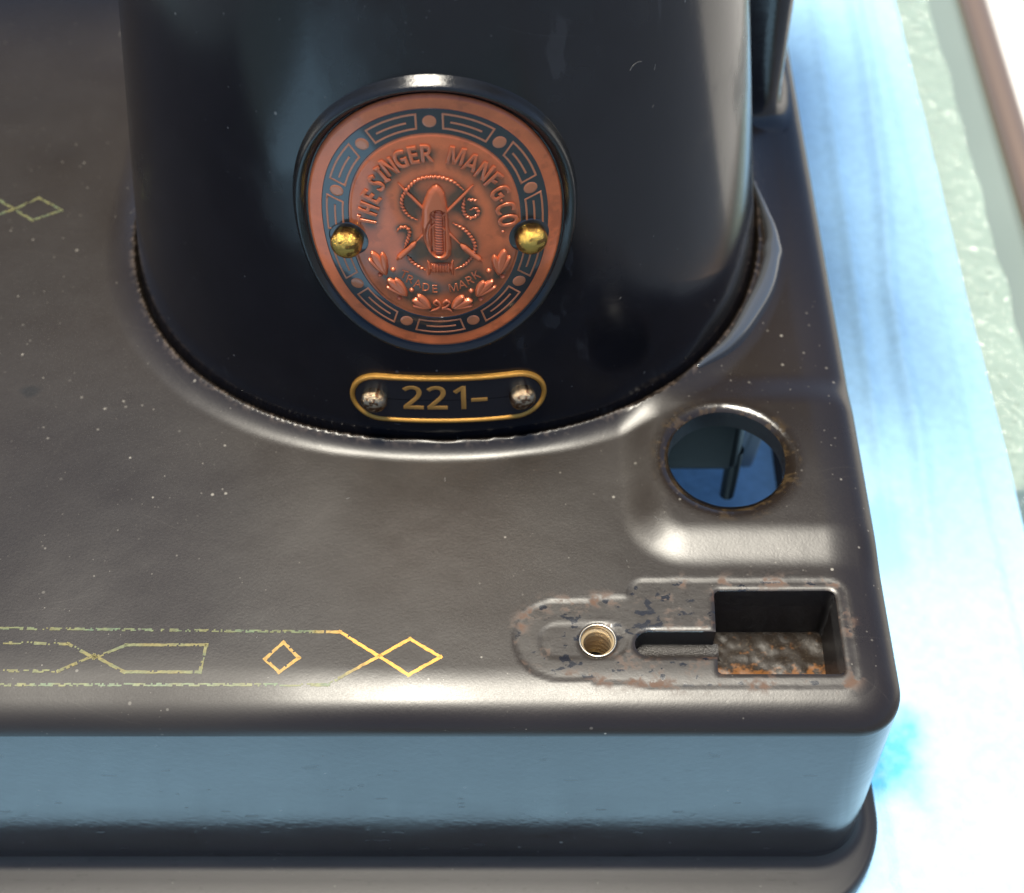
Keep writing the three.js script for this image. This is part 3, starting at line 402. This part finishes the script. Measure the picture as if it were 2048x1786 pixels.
// ---------------------------------------------------------------- number plate
{
  const NU = 1.5, NV = 8.28, HL = 8.95, on = (p, q, w) => onPillar(NU + p, NV + q * CL, w), R0 = 4.15;
  const stad = (r) => { const P = []; for (let k = 0; k < 24; k++) P.push([HL + r * Math.sin(k / 23 * Math.PI), r * Math.cos(k / 23 * Math.PI)]); for (let k = 1; k < 20; k++) P.push([HL - 2 * HL * k / 20, -r]); for (let k = 0; k < 24; k++) P.push([-HL - r * Math.sin(k / 23 * Math.PI), -r * Math.cos(k / 23 * Math.PI)]); for (let k = 1; k < 20; k++) P.push([-HL + 2 * HL * k / 20, r]); P.push(P[0]); return P; };
  const prof = [[R0 + 0.05, -0.3], [R0, 0.45], [R0 - 0.1, 0.62], [R0 - 0.3, 0.66], [R0 - 0.52, 0.62], [R0 - 0.66, 0.4]], loops = prof.map(([r]) => stad(r)), n = loops[0].length;
  const inner = [0.75, 0.7, 0.5, 0.25, 0.01].map((k, i) => [i ? (R0 - 0.75) * [1, 0.9, 0.6, 0.3, 0.01][i] : R0 - 0.72, 0.42]), lin = inner.map(([r]) => stad(r));
  M.gold = std({ name: 'worn brass border', color: col(0.62, 0.30, 0.055), metalness: 0.55, roughness: 0.34, bumpMap: rep(fineBump.clone(), 0.05, 0.5), bumpScale: 0.00005 });
  const plate = part('number_plate', grid(n, inner.length, (i, j) => on(...lin[j][i], inner[j][1])), M.enamel, machine, 'small black plate with rounded ends and a brass border');
  part('plate_border', fixSeam(grid(n, prof.length, (i, j) => [...on(...loops[j][i], prof[j][1]), i, j * 0.3]), n, prof.length), M.gold, plate);
  const rv = std({ name: 'worn rivet', map: rep(tex(256, 256, 3, (i, j, o) => { const k = sstep(0.44, 0.6, fbm(i * 0.05 + 9, j * 0.05, 4)); o[0] = lerp(0.5, 0.17, k); o[1] = lerp(0.38, 0.085, k); o[2] = lerp(0.24, 0.04, k); }, true), 1, 1), metalness: 1, roughness: 0.27, bumpMap: rep(fineBump.clone(), 5, 5), bumpScale: 0.00006 });
  rivet(NU - 9.75, NV + 0.15, 1.7, 2.2, 0.42, plate, rv); rivet(NU + 9.75, NV + 0.15, 1.7, 2.2, 0.42, plate, rv);
  const M2 = std({ name: 'brass numeral', color: col(0.58, 0.29, 0.07), metalness: 0.5, roughness: 0.4 });
  [['2', -4.65], ['2', -1.45], ['1', 1.55], ['-', 4.15]].forEach(([ch, p]) => {
    const g = new TextGeometry(ch, { font: fontR, size: 4.4, depth: 0.04, curveSegments: 8, bevelEnabled: true, bevelThickness: 0.03, bevelSize: 0.09, bevelSegments: 1 }); g.computeBoundingBox(); const b = g.boundingBox; g.translate(-(b.min.x + b.max.x) / 2, -1.6, 0); g.scale(ch === '-' ? 1.3 : 0.93, ch === '-' ? 0.9 : 0.93, 1); g.translate(p, -0.1, 0); bend(g, on, 0.44); part('numeral', toCreasedNormals(g, 0.5), M2, plate);
  });
}

// ---------------------------------------------------------------- worn gold decals on the bed
{
  const on = (x, z, w) => [x, bedH(x, z) + w, z];
  function decal(pts, wd, gold, keep, closed, parent) {
    const P = closed ? [...pts, pts[0]] : pts, pieces = [], cols = [];
    for (let s = 0; s < P.length - 1; s++) {
      const [ax, az] = P[s], [bx, bz] = P[s + 1], L = Math.hypot(bx - ax, bz - az), n = Math.max(2, Math.round(L / 0.22)), nx = -(bz - az) / L, nz = (bx - ax) / L, e = wd / 2 / L, K = [];
      const g = grid(n + 1, 3, (i, j) => { const t = lerp(-e, 1 + e, i / n), o = (j - 1) * wd / 2 * lerp(0.95, 1, gold(lerp(ax, bx, t))) * (0.85 + 0.5 * (noise(lerp(ax, bx, t) * 3 + j * 31, lerp(az, bz, t) * 3) - 0.5)); const x = lerp(ax, bx, t) + nx * o, z = lerp(az, bz, t) + nz * o; return on(x, z, 0.03); }, (i, j) => { const x = lerp(ax, bx, i / n), z = lerp(az, bz, i / n); return noise(x * 1.7 + 11 + j * 5.3, z * 1.7 + 3) * 0.6 + noise(x * 6.1, z * 6.1 + j * 7) * 0.4 < keep(x); });
      if (!g.index.count) continue;
      const a = g.attributes.position, C = new Float32Array(a.count * 3);
      for (let i = 0; i < a.count; i++) { const x = a.getX(i), z = a.getZ(i), k = gold(x), m = lerp(0.36, 1, k) * 0.75 + 0.5 * noise(x * 5, z * 5), gr = noise(x * 0.7 + 90, z * 2); C[i * 3] = m * lerp(lerp(0.10, 0.2, gr), 0.56, k); C[i * 3 + 1] = m * lerp(lerp(0.17, 0.18, gr), 0.27, k); C[i * 3 + 2] = m * lerp(lerp(0.09, 0.05, gr), 0.035, k); }
      g.setAttribute('color', new THREE.BufferAttribute(C, 3)); const q = g.toNonIndexed(); pieces.push(q);
    }
    const g = mergeGeometries(pieces); g.translate(0, BED, 0); g.scale(0.001, 0.001, 0.001); return g;
  }
  const mat = std({ name: 'worn decal', vertexColors: true, roughness: 0.5, metalness: 0.1 });
  const add = (g, label) => { const m = new THREE.Mesh(g, mat), k = 'gd'; counts[k] = (counts[k] ?? -1) + 1; m.name = counts[k] ? 'gold_decal_' + String(counts[k]).padStart(3, '0') : 'gold_decal'; m.userData.label = label; m.castShadow = m.receiveShadow = true; machine.add(m); };
  const fade = (x) => sstep(-27, -19, x), kp = (x) => lerp(0.52, 0.86, sstep(-30, -19, x));
  add(decal([[-70, 28.6], [-24.9, 29.22], [-21.64, 29.22], [-12.83, 35.23]], 0.5, fade, kp), 'worn upper gold line crossing to the diamond');
  add(decal([[-70, 36.54], [-22.61, 36.54], [-16.43, 32.57], [-12.79, 30.23], [-8.89, 32.78], [-12.71, 35.23]], 0.5, (x) => sstep(-23, -15, x), (x) => lerp(0.58, 0.88, sstep(-26, -17, x))), 'worn lower gold line ending in a bright diamond');
  add(decal([[-28.61, 30.73], [-26.48, 32.93], [-28.78, 34.88], [-30.69, 33.07]], 0.5, () => 0.6, () => 0.75, true), 'small gold diamond outline');
  add(decal([[-70, 30.59], [-55.56, 30.94], [-51.97, 32.93], [-48.21, 31.09], [-38.21, 31.09], [-38.54, 34.88], [-47.93, 34.88], [-52.03, 32.57], [-56.05, 34.74], [-70, 34.74]], 0.5, () => 0.12, (x) => lerp(0.5, 0.68, sstep(-58, -50, x))), 'greenish worn inner decal outline');
  add(decal([[-80.48, -48.42], [-74.51, -43.97], [-70.41, -46.18], [-74.46, -48.98], [-77.74, -46.52], [-79.86, -45.41]], 0.5, () => 0.04, () => 0.62), 'dull gold decal end left of the pillar');
}
{ // oil running round the foot of the pillar
  const C = new THREE.CatmullRomCurve3([[37.8, -52], [39.2, -44.5], [39.9, -38.6], [38.3, -30.8], [35.6, -24.7], [31.6, -18], [26.4, -13.2]].map(([x, z]) => new THREE.Vector3(x, 0, z))), n = 200;
  const wd = (f) => 0.25 + 1.55 * Math.pow(Math.sin(Math.PI * Math.pow(f, 1.15)), 0.9) + 0.35 * Math.exp(-Math.pow((f - 0.36) / 0.03, 2));
  const g = grid(n, 13, (i, j) => { const f = i / (n - 1), a = C.getPointAt(f), t = C.getTangentAt(f), s = j / 12 * 2 - 1, w = wd(f) * 0.85, x = a.x - t.z * s * w, z = a.z + t.x * s * w; return [x, bedH(x, z) - 0.05 + 1.7 * Math.min(1, w) * Math.sqrt(Math.max(0, 1 - s * s)), z, f * 20, s]; });
  const oil = thing('oil_streak', 'glossy clear oil streak curling along the right foot of the black pillar', 'oil');
  part('oil_bead', g, std({ name: 'oil', color: col(0.055, 0.058, 0.062), roughness: 0.06, clearcoat: 1, clearcoatRoughness: 0.02, ior: 1.48 }), oil);
}

// ================================================================ towel, glass table, ground
const TOWEL_X = 86.5;
{
  const blueShade = (x, z) => { const a = Math.hypot((x - 55) / 11, (z - 24) / 12) + 0.9 * (fbm(x * 0.16, z * 0.16, 5) - 0.5); const b = Math.hypot((x - 62) / 6, (z + 14) / 9) + 1.1 * (fbm(x * 0.2 + 40, z * 0.2, 5) - 0.5); return 0.9 * clamp(1 - sstep(0.35, 1.0, a)) + 0.3 * clamp(1 - sstep(0.4, 1.1, b)); };  // shade beside the base, painted in as patches of deeper blue
  
  const map = tex(1024, 1024, 3, (i, j, o) => { const x = lerp(-170, 90, i / 1024), z = lerp(-240, 104, j / 1024), n = fbm(x * 0.08, z * 0.08, 4), f = fbm(x * 0.9, z * 0.9, 3), k = clamp(blueShade(x, z) * (0.6 + 0.8 * f)), m = 0.92 + 0.14 * (n - 0.5) + 0.2 * (f - 0.5); o[0] = lerp(0.375, 0.08, k) * m; o[1] = lerp(0.63, 0.36, k) * m; o[2] = lerp(0.85, 0.68, k) * m; }, true);
  const bump = tex(1024, 1024, 1, (i, j, o) => { o[0] = 0.5 + 0.6 * (fbm(i * 0.06, j * 0.06, 5) - 0.5) + 0.2 * (grain(i, j) - 0.5); });
  const fz = (x, z) => z > 40 ? z + (z - 40) / 64 * 90 * sstep(10, -110, x) : z;
  const xs = [], zs = []; for (let x = -170; x < TOWEL_X - 0.2; x += x > 40 ? 0.8 : 4) xs.push(x); xs.push(TOWEL_X); for (let z = -240; z <= 104; z += 2) zs.push(z);
  const edge = (x, z) => x + (x > 60 ? (x - 60) / 26 * 0.8 * (fbm(z * 0.05, 7) - 0.5) : 0);
  const H = (x, z) => -45.75 + 0.5 + 0.9 * (1 - sstep(80.4, 81.6, x + 0.6 * (fbm(z * 0.04, 3) - 0.5))) * sstep(52, 60, x) + (1.7 * Math.exp(-Math.pow((x - 69 + 0.05 * z - 2.5 * (fbm(z * 0.03, 5) - 0.5)) / 1.5, 2)) + 1.0 * Math.exp(-Math.pow((x - 63 + 0.03 * z) / 1.1, 2))) * sstep(10, -40, z) * sstep(52, 60, x) + 0.8 * (fbm(x * 0.05, z * 0.02, 3) - 0.5) * sstep(55, 65, x) - (x > 54 ? 0 : 0);
  const g = grid(xs.length, zs.length, (i, j) => { const x = xs[i], z = zs[j]; return [edge(x, z), x < 55 ? Math.min(-45.75, H(x, z)) : H(x, z), fz(x, z), (x + 170) / 260, (z + 240) / 344]; });
  const under = grid(xs.length, zs.length, (i, j) => [edge(xs[i], zs[j]), -45.95, fz(xs[i], zs[j]), (xs[i] + 170) / 260, (zs[j] + 240) / 344]);
  const sideE = grid(zs.length, 2, (i, j) => [edge(TOWEL_X, zs[i]), j ? -45.95 : H(TOWEL_X, zs[i]), zs[i], 1, (zs[i] + 240) / 344]);
  const tw = thing('paper_towel', 'pale blue shop towel folded flat under the black machine', 'towel');
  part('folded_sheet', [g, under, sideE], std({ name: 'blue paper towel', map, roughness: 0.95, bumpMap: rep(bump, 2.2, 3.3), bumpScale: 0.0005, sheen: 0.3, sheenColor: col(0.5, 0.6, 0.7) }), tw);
}
{
  const table = thing('glass_table', 'patio table with a pale green hammered glass top and a bronze metal rim', 'table');
  const bump = tex(1024, 1024, 1, (i, j, o) => { const x = i / 1024 * 40, y = j / 1024 * 80; o[0] = Math.pow(fbm(x * 0.75, y * 0.75, 2), 1.2) * 0.8 + 0.25 * fbm(x * 2.4, y * 2.4, 2); });
  const wavy = (z) => 94.8 + 1.8 * (fbm(z * 0.11, 2, 3) - 0.5);
  const pane = grid(60, 220, (i, j) => { const z = lerp(-420, 220, j / 219), x = lerp(-260, wavy(z), i / 59); return [x, -46.0, z, x / 40, z / 80]; });
  const p = part('glass_pane', pane, std({ name: 'hammered green glass', color: col(0.46, 0.6, 0.52), transmission: 0.9, thickness: 0, roughness: 0.1, bumpMap: rep(bump, 1, 1), bumpScale: 0.0008, ior: 1.5 }), table);
  const border = grid(10, 220, (i, j) => { const z = lerp(-420, 220, j / 219); return [lerp(wavy(z), 102, i / 9), -46.0, z]; });
  part('smooth_border', border, std({ name: 'smooth glass border', color: col(0.25, 0.31, 0.28), transmission: 0.6, thickness: 0, roughness: 0.25, ior: 1.5 }), table);
  const pr = [[103.6, -47.2], [103.6, -45.2], [104.2, -44.0], [105.4, -43.3], [107, -43.1], [108.6, -43.6], [109.6, -44.8], [110, -46.5], [109.6, -50], [104.2, -50], [103.6, -47.2]];
  const rim = grid(pr.length, 120, (i, j) => { const z = lerp(-420, 220, j / 119); return [pr[i][0] - 2.2, pr[i][1], z, i, z]; });
  part('metal_rim', toCreasedNormals(rim, 0.9), std({ name: 'bronze painted metal', color: col(0.27, 0.19, 0.14), metalness: 0.6, roughness: 0.3 }), table);
}
{
  const lm = tex(512, 512, 3, (i, j, o) => { const n = fbm(i * 0.06, j * 0.06, 5), g = grain(i, j); const m = (0.7 + 0.6 * n) * (0.9 + 0.2 * g); o[0] = 0.10 * m; o[1] = 0.115 * m; o[2] = 0.14 * m; }, true);
  const g = new THREE.PlaneGeometry(40, 20.5); g.rotateX(-Math.PI / 2); g.translate(0, -0.71, 9.72);  // unseen darker ground, added to tone the reflections in the enamel
  const m = new THREE.Mesh(g, std({ name: 'added blue stone', map: rep(lm, 60, 30), roughness: 0.8 })); m.name = 'added_patio'; m.userData.kind = 'structure'; m.receiveShadow = true; scene.add(m);
}
{
  const gm = tex(512, 512, 3, (i, j, o) => { const n = 0.85 + 0.3 * fbm(i * 0.03, j * 0.03, 5) + 0.08 * (grain(i, j) - 0.5); o[0] = 0.46 * n; o[1] = 0.44 * n; o[2] = 0.41 * n; }, true);
  const g = new THREE.PlaneGeometry(40, 40, 1, 1); g.rotateX(-Math.PI / 2); g.translate(0, -0.72, 0);
  const m = new THREE.Mesh(g, std({ name: 'pale paving', map: rep(gm, 30, 30), roughness: 0.9 })); m.name = 'ground'; m.userData.kind = 'structure'; m.receiveShadow = true; scene.add(m);
}
{ // lint and fibres caught on the enamel
  const hairs = [];
  for (let k = 0; k < 18; k++) {
    const onP = k < 13, u = rr(-36, 30), v = rr(3, 55), x = rr(-65, 20), z = rr(4, 30), a = rr(0, 6.28), L = Math.pow(rnd(), 2) * 1.7 + 0.3, c = rr(-1, 1), P = [];
    if (onP && Math.hypot(u - BU, v - BV) < 23) continue;
    for (let i = 0; i < 5; i++) { const t = i / 4 - 0.5, d = a + c * t, p = L * t * Math.cos(d), q = L * t * Math.sin(d); P.push(new THREE.Vector3(...(onP ? onPillar(u + p, v + q, 0.06) : [x + p, bedH(x + p, z + q) + 0.05, z + q]))); }
    hairs.push(new THREE.TubeGeometry(new THREE.CatmullRomCurve3(P), 8, rr(0.011, 0.02), 5));
  }
  const holder = new THREE.Group(), m = part('lint', hairs, std({ name: 'lint', color: col(0.3, 0.29, 0.27), roughness: 1 }), holder);
  m.userData = { kind: 'stuff', label: 'pale lint and fibres scattered over the black enamel', category: 'lint' }; scene.add(m);
}
renderer.render(scene, camera);
